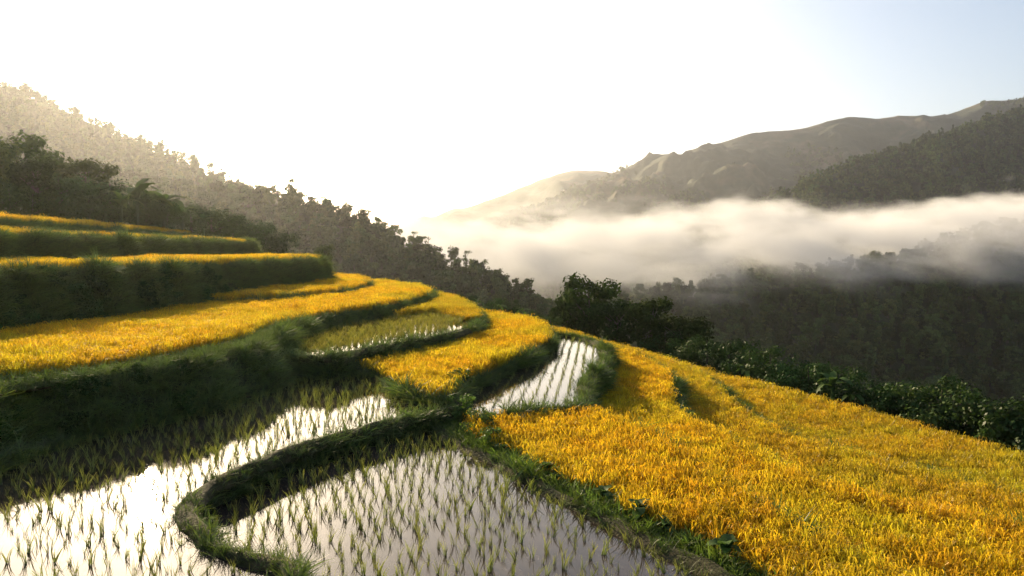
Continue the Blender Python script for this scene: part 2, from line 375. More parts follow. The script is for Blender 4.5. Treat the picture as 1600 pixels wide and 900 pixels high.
def visible(P, mx=.95, near=6):
    d = P[:, 1]; return (d > near) & (np.abs(P[:, 0]) < mx * d + 3)
def free_of_higher(P, t, grow=.3):
    ok = np.ones(len(P), bool)
    for u in TERR:
        if u['z'] > t['z'] + .01 or (u is not t and abs(u['z'] - t['z']) < .01):
            ok &= ~(inside(P, u['poly']))
            if grow:
                idx = np.where(ok)[0]
                if len(idx): ok[idx] &= edge_dist(P[idx], u['poly']) > max(grow, u['batter']) * u['drop'] * .8
    return ok
def grid_points(poly, sp, jit, ang=0.0, spy=None):
    spy = spy or sp; lo = poly.min(0); hi = poly.max(0); c = (lo + hi) / 2; R = np.linalg.norm(hi - lo) / 2
    gx, gy = np.meshgrid(np.arange(-R, R, sp), np.arange(-R, R, spy)); P = np.stack([gx.ravel(), gy.ravel()], 1)
    P += rng.uniform(-jit, jit, P.shape) * np.array([sp, spy]); ca, sa = math.cos(ang), math.sin(ang)
    P = P @ np.array([[ca, sa], [-sa, ca]]) + c
    return P[inside(P, poly)]

# golden rice
def plant_rice(t, sel=None, name='golden_rice', label=None):
    P = grid_points(t['poly'], .17, .45, .3)
    P = P[visible(P)]
    if sel is not None: P = P[sel(P)]
    if t['name'] == 'tb': P = P[edge_dist(P, t['poly']) > np.interp(P[:, 1], [17, 24, 31, 36], [1.1, 1.1, .5, .06])]
    P = P[edge_dist(P, t['poly']) > (.22 if t['name'] in ('g7', 'g8', 'gr') else .06)]
    if t['name'] == 'gr': P = P[edge_dist(P, T['p1']['poly']) > .62 + .12 * np.sin(P[:, 1] * 2.3)]
    P = P[free_of_higher(P, t)]
    keep = rng.random(len(P)) < np.clip(32 / P[:, 1], .45, 1)      # thinner far away
    P = P[keep]; n = len(P)
    big = np.where(keep[keep], np.clip(P[:, 1] / 32, 1, 1.35), 1)
    h = np.array([1 + .25 * nz2(a, b, .35, 5) + .12 * nz2(a, b, 1.3, 6) for a, b in P]) * rng.uniform(.72, 1.2, n)
    rot = np.stack([rng.normal(.05, .10, n), rng.normal(.06, .10, n), rng.uniform(0, 6.28, n)], 1)
    Z = np.full(n, t['z'] - .02)
    o = scatter(name, np.column_stack([P, Z]), rot, np.column_stack([big, big, h]), 5, RICE_OLIVE if t['name'] in ('g8', 'g9', 'p5', 'tc') else RICE)
    tag(o, label, 'rice', kind='stuff')
RL = {'g9': 'ripe golden rice on the lowest terrace by the tree belt', 'g8': 'ripe golden rice one terrace above the lowest', 'g7': 'ripe golden rice below the bank of the bright narrow paddy',
      'gr': 'dense ripe golden rice beside the seedling paddy', 'g4': 'ripe golden rice in the crescent field above the bright narrow paddy', 'tb': 'ripe golden rice on the long terrace over the shaded bank',
      'tab': 'ripe golden rice on the narrow round-ended terrace', 'ta': 'ripe golden rice fringe at eye level over the shrubby bank', 'tc': 'ripe rice on the grassy terrace second from the top', 'td': 'ripe golden rice on the topmost terrace'}
for k, l in RL.items(): plant_rice(T[k], (lambda P: rng.random(len(P)) < .45) if k == 'tc' else None, 'golden_rice', l)
plant_rice(T['p5'], lambda P: P[:, 1] > 40 + 2 * np.sin(P[:, 0]), 'golden_rice', 'ripe golden rice at the far end of the green paddy')

# water sheets and bunds
def bund(front, zt, w=.42, h=.16, label='', closed=False):
    P = np.array(front); n = len(P); t = np.gradient(P, axis=0); t /= np.linalg.norm(t, axis=1)[:, None] + 1e-9; N = np.stack([t[:, 1], -t[:, 0]], 1)
    prof = [(-.5, -.12), (-.42, .35), (-.2, .9), (.05, 1.0), (.3, .85), (.5, .2), (.56, -.6)]
    V = []; F = []; m = len(prof)
    for i in range(n):
        ww = w * (1 + .45 * nz2(*P[i], .9, 9)); hh = h * (1 + .6 * nz2(*P[i], 1.3, 10)); j = .12 * nz2(*P[i], 1.7, 11)
        for a, b in prof: V.append((P[i, 0] + N[i, 0] * (a * ww + j), P[i, 1] + N[i, 1] * (a * ww + j), zt + b * hh + .045 * nz2(P[i, 0] * 3 + a * 4, P[i, 1] * 3, 1, 12)))
    for i in range(n - 1):
        for k in range(m - 1): q = i * m + k; F.append((q, q + m, q + m + 1, q + 1))
    o = link('bund', mesh_np('bund', V, F, [M['bund']], smooth=True)); tag(o, label, 'bund', kind='structure')
    return P
def front_of(t, test):
    """the stretch of a terrace outline that passes the test, in order"""
    poly = t['poly']; ok = np.array([test(x, y) for x, y in poly]); n = len(poly)
    s = next((i for i in range(n) if ok[i] and not ok[i - 1]), 0)
    r = []
    i = s
    while ok[i % n] and len(r) < n: r.append(poly[i % n]); i += 1
    return np.array(r)
BUNDS = {}
for k, test, w, h, lab in [
    ('p1', lambda x, y: x > -2.3 and y > 7.6 and x < 4.4 and (y > 8.5), .50, .14, 'straight earthen footpath bund between seedling paddy and golden rice'),
    ('p2', lambda x, y: x > -6.2 and y > 8 and y < 21.6, .36, .15, 'curved grassy bund holding the upper of two flooded paddies'),
    ('p5', lambda x, y: x > -7.6 and y < 55, .45, .14, 'thin bund rimming the green paddy'),
    ('p6', lambda x, y: x > 1.6 or (y < 21.6 and x > -1.0), .4, .15, 'grassy bund round the bright narrow paddy')]:
    f = front_of(T[k], test)
    BUNDS[k] = bund(f - out_normals(T[k]['poly'])[0] * 0, T[k]['z'], w, h, lab)
g4f = front_of(T['g4'], lambda x, y: y < 26.4 and x < -1.7)
BUNDS['g4'] = bund(g4f, .44, .4, .12, 'small earth bund between crescent golden field and flooded paddy')
WL = {'p1': 'still grey water of the seedling paddy inside the straight and curved bunds', 'p2': 'bright still water of the long curving paddy', 'p5': 'shallow water among green rice between golden terraces', 'p6': 'bright white water of the narrow paddy between banks'}
for k, l in WL.items():
    t = T[k]; n = len(t['poly']); me = bpy.data.meshes.new('water'); bm = bmesh.new()
    f = bm.faces.new([bm.verts.new((x, y, t['z'] + .03)) for x, y in t['poly']]); bmesh.ops.triangulate(bm, faces=[f]); bm.to_mesh(me); bm.free()
    me.materials.append(M['water']); tag(link('water', me), l, 'water', kind='structure')

# ------------------------------------------------------------------ seedlings in the paddies
def seedling_points(k, sp, spy, jit, ang, sel=None):
    t = T[k]; P = grid_points(t['poly'], sp, jit, ang, spy); P = P[visible(P, .78, 7)]
    P = P[(edge_dist(P, t['poly']) > .32)]
    P = P[free_of_higher(P, t, .45)]
    if sel is not None: P = P[sel(P)]
    return P[rng.random(len(P)) < .9]
SG = {'p1': seedling_points('p1', .27, .31, .28, .35), 'p2': seedling_points('p2', .31, .31, .28, -.15), 
      'p5': seedling_points('p5', .27, .25, .35, .1, lambda P: (P[:, 1] < 42) & (edge_dist(P, T['p5']['poly']) > .9)), 'p6': seedling_points('p6', .36, .24, .14, -.12)}
def project(P, z_):
    d = np.column_stack([P[:, 0], P[:, 1], np.full(len(P), z_ - CAM.z)]); fw = d[:, 1] * cp_ - d[:, 2] * sp_; up = d[:, 1] * sp_ + d[:, 2] * cp_
    return 800 + FPX * d[:, 0] / fw, 450 - FPX * up / fw
rest = []
SLAB = {'p1': ('green rice seedling clump in the grey paddy inside the curved bund', 'seedlings in the grey paddy'), 'p2': ('green rice seedling clump in the long bright paddy outside the curved bund', 'seedlings in the long curving paddy')}
for k, cap in (('p1', 165), ('p2', 135)):
    P = SG[k]; u, v = project(P, T[k]['z']); inf = (u > -10) & (u < 1610) & (v > 395) & (v < 925)
    order = np.argsort(np.where(inf, np.linalg.norm(P, axis=1), 1e6)); mine = order[:cap]
    for i in mine:
        o = link('rice_seedling', SEED_ME[int(rng.integers(0, 5))]); s = rng.uniform(.55, 1.15)
        o.location = (P[i, 0], P[i, 1], T[k]['z'] + .005); o.rotation_euler = (rng.normal(0, .1), rng.normal(0, .1), rng.uniform(0, 6.28)); o.scale = (s, s, s * rng.uniform(.8, 1.15))
        tag(o, SLAB[k][0], 'seedling', SLAB[k][1])
    rest.append((k, P[np.setdiff1d(np.arange(len(P)), mine)]))
for k in ('p5', 'p6'): rest.append((k, SG[k]))
for k, P in rest:
    n = len(P)
    if not n: continue
    s = rng.uniform(.75, 1.2, n) * {'p5': .95, 'p6': .6}.get(k, 1)
    o = scatter('seedlings' if k != 'p5' else 'young_rice', np.column_stack([P, np.full(n, T[k]['z'] + .005)]), np.stack([rng.normal(0, .1, n), rng.normal(0, .1, n), rng.uniform(0, 6.28, n)], 1), s, 5, SEED if k != 'p5' else YOUNG)
    tag(o, {'p1': 'remaining young rice plants of the grey paddy', 'p2': 'rows of young rice farther along the long bright paddy', 'p3': 'young rice in the shaded strip by the bank', 'p5': 'olive half grown rice in the shallow paddy between golden terraces', 'p6': 'rows of young rice in the bright narrow paddy'}[k], 'seedlings', kind='stuff')

# ------------------------------------------------------------------ grass on banks and bunds
def bank_grass(t, dens, label, tall=1.0):
    poly = t['poly']; N = out_normals(poly); L = np.linalg.norm(np.roll(poly, -1, 0) - poly, axis=1)
    P = []; R = []; Sc = []
    low = TERR
    for i in range(len(poly)):
        for _ in range(rng.poisson(L[i] * max(.35, t['drop']) * dens)):
            a = rng.random(); q = poly[i] * (1 - a) + poly[(i + 1) % len(poly)] * a
            tt = rng.random() ** 1.15; o = t['batter'] * t['drop'] * tt + rng.normal(0, .05)
            P.append((q[0] + N[i, 0] * o, q[1] + N[i, 1] * o, t['z'] - t['drop'] * tt)); 
            ang = math.atan2(N[i, 1], N[i, 0]); tl = rng.uniform(.2, .75)
            R.append((0, tl, ang + rng.normal(0, .4))); Sc.append(tall * rng.uniform(.5, 1.5) * (1 + .8 * nz2(q[0], q[1], .6, 20)))
    P = np.array(P); R = np.array(R); Sc = np.array(Sc)
    ok = visible(P[:, :2])
    # drop what lies under the ground around it
    for u in TERR:
        if u is t: continue
        ok &= ~(inside(P[:, :2], u['poly']) & (P[:, 2] < u['z'] - .03))
    P, R, Sc = P[ok], R[ok], Sc[ok]
    if len(P): tag(scatter('bank_grass', P, R, Sc, 5, GRASS), label, 'grass', kind='stuff')
for k, d, l in [('tb', 120, 'tall shaded grass on the bank over the long paddy'), ('ta', 130, 'rough grass on the tall shrubby bank'), ('tc', 150, 'grass on the bank second from the top'), ('td', 80, 'grass on the topmost bank'),
                ('tab', 110, 'grass on the low bank of the narrow golden terrace'), ('p5', 120, 'grass on the low bank of the green paddy'), ('g4', 130, 'dark grass on the bank of the crescent field'), ('p6', 130, 'green grass on the bank below the bright narrow paddy'),
                ('p2', 70, 'short grass on the face of the curved bund'), ('p3', 150, 'dark grass on the ledge below the shaded bank'), ('p1', 60, 'short grass on the face of the footpath bund'), ('g8', 90, 'grass between the lower golden terraces'), ('g7', 100, 'grass at the step between golden terraces'), ('gr', 60, 'grass at the edge of the broad golden terrace')]:
    bank_grass(T[k], d, l, 1.35 if k in ('tc', 'ta') else 1.0)
P = grid_points(T['tb']['poly'], .13, .5); P = P[visible(P) & (P[:, 1] < 35)]; ed = edge_dist(P, T['tb']['poly']); w_ = np.interp(P[:, 1], [17, 24, 31, 36], [1.25, 1.25, .6, .1])
P = P[(ed < w_) & free_of_higher(P, T['tb'])]; n = len(P)
tag(scatter('rim_grass', np.column_stack([P, np.full(n, 1.68)]), np.stack([rng.normal(0, .2, n), rng.normal(0, .2, n), rng.uniform(0, 6.28, n)], 1), rng.uniform(.6, 1.25, n), 5, GRASS), 'green grass rim between the long golden field and its shaded bank', 'grass', kind='stuff')
for k, f in BUNDS.items():
    P = []
    t = np.gradient(f, axis=0); t /= np.linalg.norm(t, axis=1)[:, None] + 1e-9; N = np.stack([t[:, 1], -t[:, 0]], 1)
    for i in range(len(f)):
        for _ in range(rng.poisson(13)):
            a = rng.normal(0, .17); j = rng.uniform(-.25, .25)
            P.append((f[i, 0] + N[i, 0] * a + t[i, 0] * j, f[i, 1] + N[i, 1] * a + t[i, 1] * j, T[k]['z'] + .12 * (1 - min(1, abs(a) / .3)) - .02))
    P = np.array(P); ok = visible(P[:, :2]); P = P[ok]; n = len(P)
    dens = np.array([nz2(a, b, .7, 30) for a, b in P[:, :2]]); P = P[dens > -.15]; n = len(P)
    tag(scatter('bund_grass', P, np.stack([rng.normal(0, .3, n), rng.normal(0, .3, n), rng.uniform(0, 6.28, n)], 1), rng.uniform(.25, .7, n), 5, GRASS), 'short grass growing on top of the ' + {'p1': 'straight footpath bund', 'p2': 'curved bund', 'p3': 'shaded low bund', 'p5': 'thin green paddy bund', 'p6': 'bright narrow paddy bund', 'g4': 'small crescent field bund'}[k], 'grass', kind='stuff')

f = BUNDS['p1']; t_ = np.gradient(f, axis=0); t_ /= np.linalg.norm(t_, axis=1)[:, None]; N_ = np.stack([t_[:, 1], -t_[:, 0]], 1)
P = []
for i in range(len(f)):
    for _ in range(34):
        a = rng.uniform(.15, .75); j = rng.uniform(-.25, .25); P.append((f[i, 0] + N_[i, 0] * a + t_[i, 0] * j, f[i, 1] + N_[i, 1] * a + t_[i, 1] * j, .0))
P = np.array(P); n = len(P)
tag(scatter('weeds', P, np.stack([rng.normal(0, .3, n), rng.normal(0, .3, n), rng.uniform(0, 6.28, n)], 1), rng.uniform(.5, 1.1, n), 5, WEED), 'green weeds between the footpath bund and the golden rice', 'weeds', kind='stuff')
# ------------------------------------------------------------------ hillside under the terraces
def hill_z(x, y):
    zz = np.interp(x, [-120, -75, -55, -45, -32, -20, -10, 0, 8, 17, 22, 40, 90, 140], [17, 11, 7.5, 5.5, 3.6, 1.0, -.7, -1.8, -3.3, -5.2, -7.5, -22, -64, -112])
    if y > 55: zz -= (y - 55) * .30 * (1 if x > -30 else max(0, 1 - (-30 - x) / 25))
    if y > 95: zz -= (y - 95) * .4
    return zz
xs = np.concatenate([np.linspace(-120, -30, 40), np.linspace(-29, 30, 70), np.linspace(31, 140, 40)]); ys = np.linspace(-25, 190, 90)
V = []; F = []
for yv in ys:
    for xv in xs:
        under = any(t['poly'][:, 0].min() - 3 < xv < t['poly'][:, 0].max() + 3 and t['poly'][:, 1].min() - 3 < yv < t['poly'][:, 1].max() + 3 for t in TERR)
        base = hill_z(xv, yv) - (2.2 if -42 < xv < 18 and yv < 95 else 0)
        V.append((xv, yv, base + (0 if under else 1.6 * nz2(xv, yv, .05, 40))))
W_ = len(xs)
for j in range(len(ys) - 1):
    for i in range(W_ - 1): q = j * W_ + i; F.append((q, q + 1, q + W_ + 1, q + W_))
tag(link('hillside', mesh_np('hillside', V, F, [M['slope']], smooth=True)), 'steep hillside carrying the rice terraces', 'hillside', kind='structure')
gme = mesh_np('valley_ground', [(-9000, -3000, -190), (9000, -3000, -190), (9000, 12000, -190), (-9000, 12000, -190)], [(0, 1, 2, 3)], [M['slope']])
tag(link('valley_ground', gme), 'valley floor far below the terraces', 'ground', kind='structure')

# ------------------------------------------------------------------ mountains
def mountain(name, ridge, run, foot_z, nu, nv, amp, freq, mat, label, seed, back=.5, power=1.15, rough=1.0):
    R = [at(a, b, d) for a, b, d in ridge]
    # resample the ridge evenly
    seg = [0]
    for a, b in zip(R, R[1:]): seg.append(seg[-1] + (b - a).length)
    G = np.zeros((nv, nu, 3)); tot = seg[-1]
    for i in range(nu):
        s = tot * i / (nu - 1); k = max(0, min(len(R) - 2, next((j for j in range(len(R) - 1) if seg[j + 1] >= s), len(R) - 2)))
        f = (s - seg[k]) / (seg[k + 1] - seg[k]); r = R[k].lerp(R[k + 1], f)
        hd = Vector((r.x, r.y, 0)).normalized(); 
        r = r + Vector((0, 0, 1)) * (amp * .22 * rough * mnoise.fractal(Vector((s * freq * 3, seed, 0)), 1.0, 2.0, 4))
        for j in range(nv):
            v = j / (nv - 1) * (1 + back)          # 0 foot .. 1 ridge .. 1+back behind
            if v <= 1:
                p = Vector((r.x, r.y, 0)) - hd * run * (1 - v); zz = foot_z + (r.z - foot_z) * v ** power
            else:
                p = Vector((r.x, r.y, 0)) + hd * run * (v - 1); zz = r.z - (r.z - foot_z) * ((v - 1) * 1.0) ** 1.0
            env = math.sin(math.pi * min(1, max(0, v))) ** .7 if v < 1 else min(1, (v - 1) * 2)
            q = Vector((s * freq, v * 1.1, seed * 3.1))
            spur = 1 - 2 * abs(mnoise.noise(Vector((s * freq * 1.3 + .35 * mnoise.noise(q * 2), v * .7, seed))))
            fine = mnoise.fractal(Vector((p.x * freq * 3.1, p.y * freq * 3.1, seed)), 1.0, 2.1, 5)
            dz = amp * env * (.75 * spur + .75 * fine + .22 * mnoise.fractal(Vector((p.x * freq * 14, p.y * freq * 14, seed)), .9, 2.1, 4)) - amp * .35 * env
            p2 = p - hd * (amp * .8 * env * spur)
            G[j, i] = (p2.x, p2.y, zz + dz)
    V = G.reshape(-1, 3); F = [(j * nu + i, j * nu + i + 1, (j + 1) * nu + i + 1, (j + 1) * nu + i) for j in range(nv - 1) for i in range(nu - 1)]
    o = link(name, mesh_np(name, V, F, [mat], smooth=True)); tag(o, label, 'mountain', kind='structure')
    return G
def surface_points(G, n, vmax=1.0, back=.5):
    nv, nu, _ = G.shape; jm = int((nv - 1) * min(1, vmax / (1 + back)))
    A = G[:jm, :-1]; B = G[:jm, 1:]; C = G[1:jm + 1, :-1]
    area = np.linalg.norm(np.cross(B - A, C - A), axis=2).ravel(); w = area / area.sum()
    idx = rng.choice(len(w), n, p=w); j = idx // (nu - 1); i = idx % (nu - 1); a = rng.random(n)[:, None]; b = rng.random(n)[:, None]
    return G[j, i] * (1 - a) * (1 - b) + G[j, i + 1] * a * (1 - b) + G[j + 1, i] * (1 - a) * b + G[j + 1, i + 1] * a * b
GA = mountain('hill', [(-350, 250, 430), (-100, 262, 420), (150, 283, 390), (300, 306, 360), (400, 310, 340), (460, 318, 330), (530, 348, 315), (600, 374, 302), (680, 408, 292), (760, 440, 282), (820, 470, 272), (870, 505, 262), (940, 560, 250), (1000, 620, 240)], 200, -75, 130, 46, 14, .012, M['slope'], 'forested spur sloping down behind the terraces', 3, rough=.3)
GB = mountain('hill', [(-500, -20, 760), (-200, 65, 700), (-60, 112, 670), (0, 135, 650), (100, 172, 620), (200, 222, 580), (300, 262, 545), (360, 292, 525), (450, 330, 505), (600, 400, 480), (760, 500, 460)], 260, -40, 120, 40, 22, .008, M['slope'], 'hazy glowing forested hill rising behind the spur', 4, rough=.3)
GM2 = mountain('mountain', [(2300, 20, 1900), (1950, 80, 1750), (1750, 130, 1650), (1600, 172, 1550), (1480, 210, 1450), (1340, 254, 1330), (1260, 286, 1250), (1190, 326, 1180), (1080, 390, 1100), (960, 460, 1000), (860, 540, 900), (760, 640, 800)], 900, -175, 180, 90, 60, .0035, M['slope'], 'dark forested mountain side crossed by the mist', 5, rough=.5)
GM3 = mountain('mountain', [(2300, 250, 760), (1900, 290, 690), (1750, 318, 660), (1600, 352, 620), (1500, 378, 600), (1420, 402, 585), (1300, 428, 560), (1150, 452, 540), (1000, 468, 520), (900, 500, 505), (820, 560, 490)], 330, -170, 150, 60, 22, .009, M['slope'], 'dark forested valley side below the mist', 9, rough=.5)
GM1 = mountain('mountain', [(2500, 60, 3000), (2000, 110, 2900), (1720, 165, 2850), (1640, 152, 2850), (1590, 156, 2800), (1540, 157, 2800), (1500, 172, 2800), (1455, 185, 2780), (1405, 180, 2760), (1370, 185, 2750), (1325, 182, 2750), (1270, 196, 2750), (1235, 202, 2740), (1180, 205, 2740), (1100, 230, 2750), (1060, 245, 2750), (1000, 255, 2780), (950, 275, 2800), (900, 298, 2820), (800, 345, 2850), (700, 400, 2900)], 1300, -150, 320, 120, 125, .0016, M['ridge'], 'long bare grassy mountain ridge beyond the mist', 6, rough=.22, power=1.0)
GM0 = mountain('mountain', [(1250, 300, 3400), (1050, 275, 3400), (940, 266, 3400), (890, 266, 3350), (840, 280, 3350), (780, 303, 3300), (700, 333, 3300), (640, 356, 3300), (560, 385, 3300), (450, 430, 3300), (300, 470, 3300)], 1500, -150, 90, 36, 110, .0014, M['ridge'], 'faint distant mountain shoulder in the sun haze', 8, rough=.3, power=1.0)

# ------------------------------------------------------------------ forest
FT = source_collection('forest_tree', [joined_tree(500 + i, 7.5 + i % 3, 6 + (i % 2) * 1.5, 24, 44, .40, M['fartree']) for i in range(5)])
FF = source_collection('distant_tree', [joined_tree(520 + i, 9, 9, 9, 12, 1.25, M['fartree']) for i in range(4)])
def forest(G, n, coll, nvar, smin, smax, label, vmax=1.0, keep=None):
    P = surface_points(G, n, vmax)
    if keep is not None: P = P[keep(P)]
    n = len(P); o = scatter('forest', P, np.stack([np.zeros(n), np.zeros(n), rng.uniform(0, 6.28, n)], 1), np.column_stack([rng.uniform(smin, smax, n)] * 2 + [rng.uniform(smin, smax * 1.15, n)]), nvar, coll)
    tag(o, label, 'forest', kind='stuff')
forest(GA, 5200, FT, 5, .5, 1.1, 'continuous forest cover of the spur behind the terraces', 1.02)
forest(GB, 8500, FT, 5, .55, 1.25, 'hazy forest cover of the glowing hill', 1.03)
forest(GM3, 8500, FT, 5, .55, 1.6, 'dark forest cover of the valley side below the mist', 1.03)
forest(GM2, 22000, FF, 4, .7, 1.9, 'dark forest cover of the mountain side above the mist', 1.03)
def m1keep(P):
    k = np.array([mnoise.fractal(Vector((p[0] * .003, p[1] * .003, p[2] * .004)), 1, 2, 4) for p in P]); return k - (P[:, 2] - 120) * .0014 > -.10
forest(GM1, 24000, FF, 4, .8, 2.0, 'patchy distant forest on the lower flanks of the bare ridge', .97, m1keep)

# ------------------------------------------------------------------ countable trees
def tree_thing(name, trunk, crown, loc, rz, s, label, group=None, cat='tree'):
    e = bpy.data.objects.new(name, None); COL.objects.link(e); e.location = loc; e.rotation_euler = (0, 0, rz); e.scale = s if hasattr(s, '__len__') else (s, s, s)
    tag(e, label, cat, group)
    link('trunk', trunk, e); link('crown', crown, e)
    return e
SK = [make_tree(600 + i, 9, [6, 7.5, 5][i % 3], 26, 80, .32, M['tree'], [.4, .45, .3, .55][i % 4]) for i in range(5)]     # trees of the spur
SP = [make_tree(640 + i, 9, 4.6, 14, 44, .22, M['tree'], .28) for i in range(3)]                                          # airy trees on the skyline
NEAR = [make_tree(660 + i, 8, [7, 6, 8][i], 46, 70, .24, M['tree'], .25) for i in range(3)]
BUSH = [make_tree(680 + i, 3.2, 4.2, 30, 90, .105, M['shrub'], .12) for i in range(4)]
# skyline of the spur and its face
P = surface_points(GA, 1500, 1.0); u = 800 + FPX * P[:, 0] / P[:, 1]
P = P[(u > -60) & (u < 960)][:190]
for p in P:
    tr, cr = SK[int(rng.integers(0, 5))]
    tree_thing('forest_tree', tr, cr, p, rng.uniform(0, 6.28), rng.uniform(.6, 1.1), 'broadleaf tree standing in the hazy forest of the spur', 'trees on the spur behind the terraces')
nvA = GA.shape[0]; jr = int((nvA - 1) / 1.5)
for i in range(20, 122, 2):
    p = GA[jr, i]; u_ = 800 + FPX * p[0] / p[1]
    if not (-40 < u_ < 900): continue
    tr, cr = SP[int(rng.integers(0, 3))]
    tree_thing('skyline_tree', tr, cr, p + rng.normal(0, 1.5, 3) * np.array([1, 1, .1]), rng.uniform(0, 6.28), rng.uniform(.6, 1.15), 'thin airy tree on the crest of the spur against the sky', 'airy trees along the crest of the spur')
def ground(x, y): return hill_z(x, y) - .3
# dark trees above the topmost terrace
for (a, b, d, v, s, lab) in [(25, 330, 66, 0, .95, 'tallest dark broad tree above the topmost terrace'), (-40, 330, 60, 2, .9, 'dark spreading tree at the high end of the topmost terrace'), (85, 328, 72, 1, .78, 'dark round tree between two broader ones above the topmost terrace'), (132, 328, 70, 2, .72, 'dark tree with drooping crown closest to the banana plants'), (60, 328, 58, 1, .62, 'small leafy tree just over the topmost golden rice')]:
    p = at(a, b, d); tr, cr = NEAR[v]; tree_thing('broadleaf_tree', tr, cr, (p.x, p.y, p.z - 1.0), d, s, lab)
p = at(510, 424, 105); tree_thing('lone_tree', *NEAR[1], (p.x, p.y, p.z - .4), 1, .52, 'lone small round tree behind the tip of the golden terraces')
# undergrowth above the topmost terrace
for i, (a, b, d) in enumerate([(-30, 338, 55), (15, 335, 54), (50, 336, 57), (95, 338, 60), (140, 338, 63), (175, 342, 66), (230, 348, 70), (262, 350, 74), (300, 360, 80), (330, 368, 84), (365, 378, 90), (400, 392, 95), (430, 402, 100), (120, 318, 72), (20, 305, 70), (75, 334, 60), (118, 335, 62), (158, 338, 66), (205, 344, 74), (245, 350, 78), (345, 372, 88), (385, 385, 92), (415, 398, 98)]):
    p = at(a, b, d); tree_thing('bush', *BUSH[i % 4], (p.x, p.y, p.z - .9), i, rng.uniform(.75, 1.15) * (1 + d / 300), 'dense green bush in the thicket above the topmost terrace', 'bushes above the topmost terrace', 'bush')
# tree belt below the golden field
for i, (a, b, d, v, s, lab) in enumerate([(925, 545, 78, 0, 1.08, 'tall dark tree with lopsided crown at the head of the tree belt'), (893, 535, 80, 1, .78, 'dark tree beside the tallest one of the tree belt'), (968, 552, 74, 2, .8, 'spreading dark tree just below the tallest one of the belt'), (1015, 562, 70, 1, .85, 'middling dark round tree in the belt below the golden field'), (1065, 580, 66, 2, .75, 'broad low dark tree farther down the belt below the golden field')]):
    p = at(a, b, d); tr, cr = NEAR[v]; tree_thing('broadleaf_tree', tr, cr, (p.x, p.y, p.z - 1.0), i * 2.1, s, lab)
for i, (a, b, d) in enumerate([(730, 480, 84), (770, 488, 82), (800, 492, 80), (835, 502, 78), (860, 512, 76), (1040, 565, 66), (1075, 572, 62), (1105, 580, 60), (1140, 588, 57), (1170, 600, 54), (1205, 610, 52), (1235, 625, 50), (1265, 628, 49), (1300, 640, 47), (1345, 648, 45), (1385, 662, 43), (1425, 672, 42), (1465, 684, 40), (1500, 695, 39), (1540, 706, 38), (1580, 716, 36), (1620, 728, 35), (1660, 738, 34)]):
    p = at(a, b, d); tree_thing('bush', *BUSH[(i * 3) % 4], (p.x, p.y, p.z - .5), i * 1.7, rng.uniform(.85, 1.2) * (.6 if a < 870 else 1.0), 'dark leafy bush in the belt below the golden field', 'bushes below the golden field', 'bush')

# ------------------------------------------------------------------ banana plants and taro
def banana_leaf(L, w, seed):
    r = random.Random(seed); V = []; F = []; H = []; n = 9
    for k in range(n + 1):
        t = k / n; x = L * (t * .85); zz = L * (.75 * t - .85 * t * t); ww = w * max(.06, math.sin(math.pi * min(1, .08 + t * .92)) ** .6) * (1 + r.uniform(-.18, .18))
        for s in (-1, 0, 1): V.append((x, s * ww, zz + (abs(s) * .25 * ww))); H.append(.3 + .7 * t)
    for k in range(n):
        q = 3 * k; F += [(q, q + 3, q + 4, q + 1), (q + 1, q + 4, q + 5, q + 2)]
    return mesh_np('leaf', V, F, [M['banana']], smooth=True, attrs={'h': H})
BL = [banana_leaf(2.1, .28, 1), banana_leaf(1.8, .25, 2), banana_leaf(2.3, .3, 3)]
TL = [banana_leaf(.30, .085, 5), banana_leaf(.25, .09, 6)]
sv, sf = [], []; tube(sv, sf, [(0, 0, -.4), (0, 0, .9), (.03, 0, 1.9)], [.13, .11, .07], 8); STEM = mesh_np('stem', sv, sf, [M['banana']], smooth=True, attrs={'h': [.2] * len(sv)})
def leafy(name, leaves, n, loc, s, label, cat, group=None, zl=1.8, stem=None, seed=0):
    r = random.Random(seed); e = bpy.data.objects.new(name, None); COL.objects.link(e); e.location = loc; e.scale = (s, s, s); tag(e, label, cat, group)
    if stem: link('stem', stem, e)
    for k in range(n):
        o = link('leaf', leaves[k % len(leaves)], e); o.location = (0, 0, zl * r.uniform(.9, 1.05)); o.rotation_euler = (r.uniform(-.2, .2), -r.uniform(-.25, .95), 2.4 * k + r.uniform(-.3, .3)); q = r.uniform(.75, 1.1); o.scale = (q, q, q)
    return e
for i, (a, b, d, s) in enumerate([(215, 338, 66, 1.45), (190, 336, 62, 1.0), (256, 346, 72, 1.4), (285, 352, 76, 1.0), (318, 362, 80, 1.0), (232, 340, 70, 1.25), (165, 333, 64, 1.1), (340, 368, 84, .9)]):
    p = at(a, b, d); leafy('banana_plant', BL, 9, (p.x, p.y, p.z - .9), s, 'banana plant with arching leaves at the end of the topmost terrace', 'banana plant', 'banana plants by the topmost terrace', stem=STEM, seed=i)
for i, (a, b, d, s) in enumerate([(745, 482, 78, .6), (780, 490, 76, .6), (815, 497, 74, .55), (1165, 592, 52, .6), (1300, 626, 45, .8), (1330, 634, 44, .6), (1540, 698, 36, .5)]):
    p = at(a, b, d); leafy('banana_plant', BL, 8, (p.x, p.y, p.z - .5), s, 'dark banana plant among the bushes below the golden field', 'banana plant', 'banana plants in the tree belt', stem=STEM, seed=20 + i)
f = BUNDS['p1']; f = f[np.argsort(-f[:, 1])]
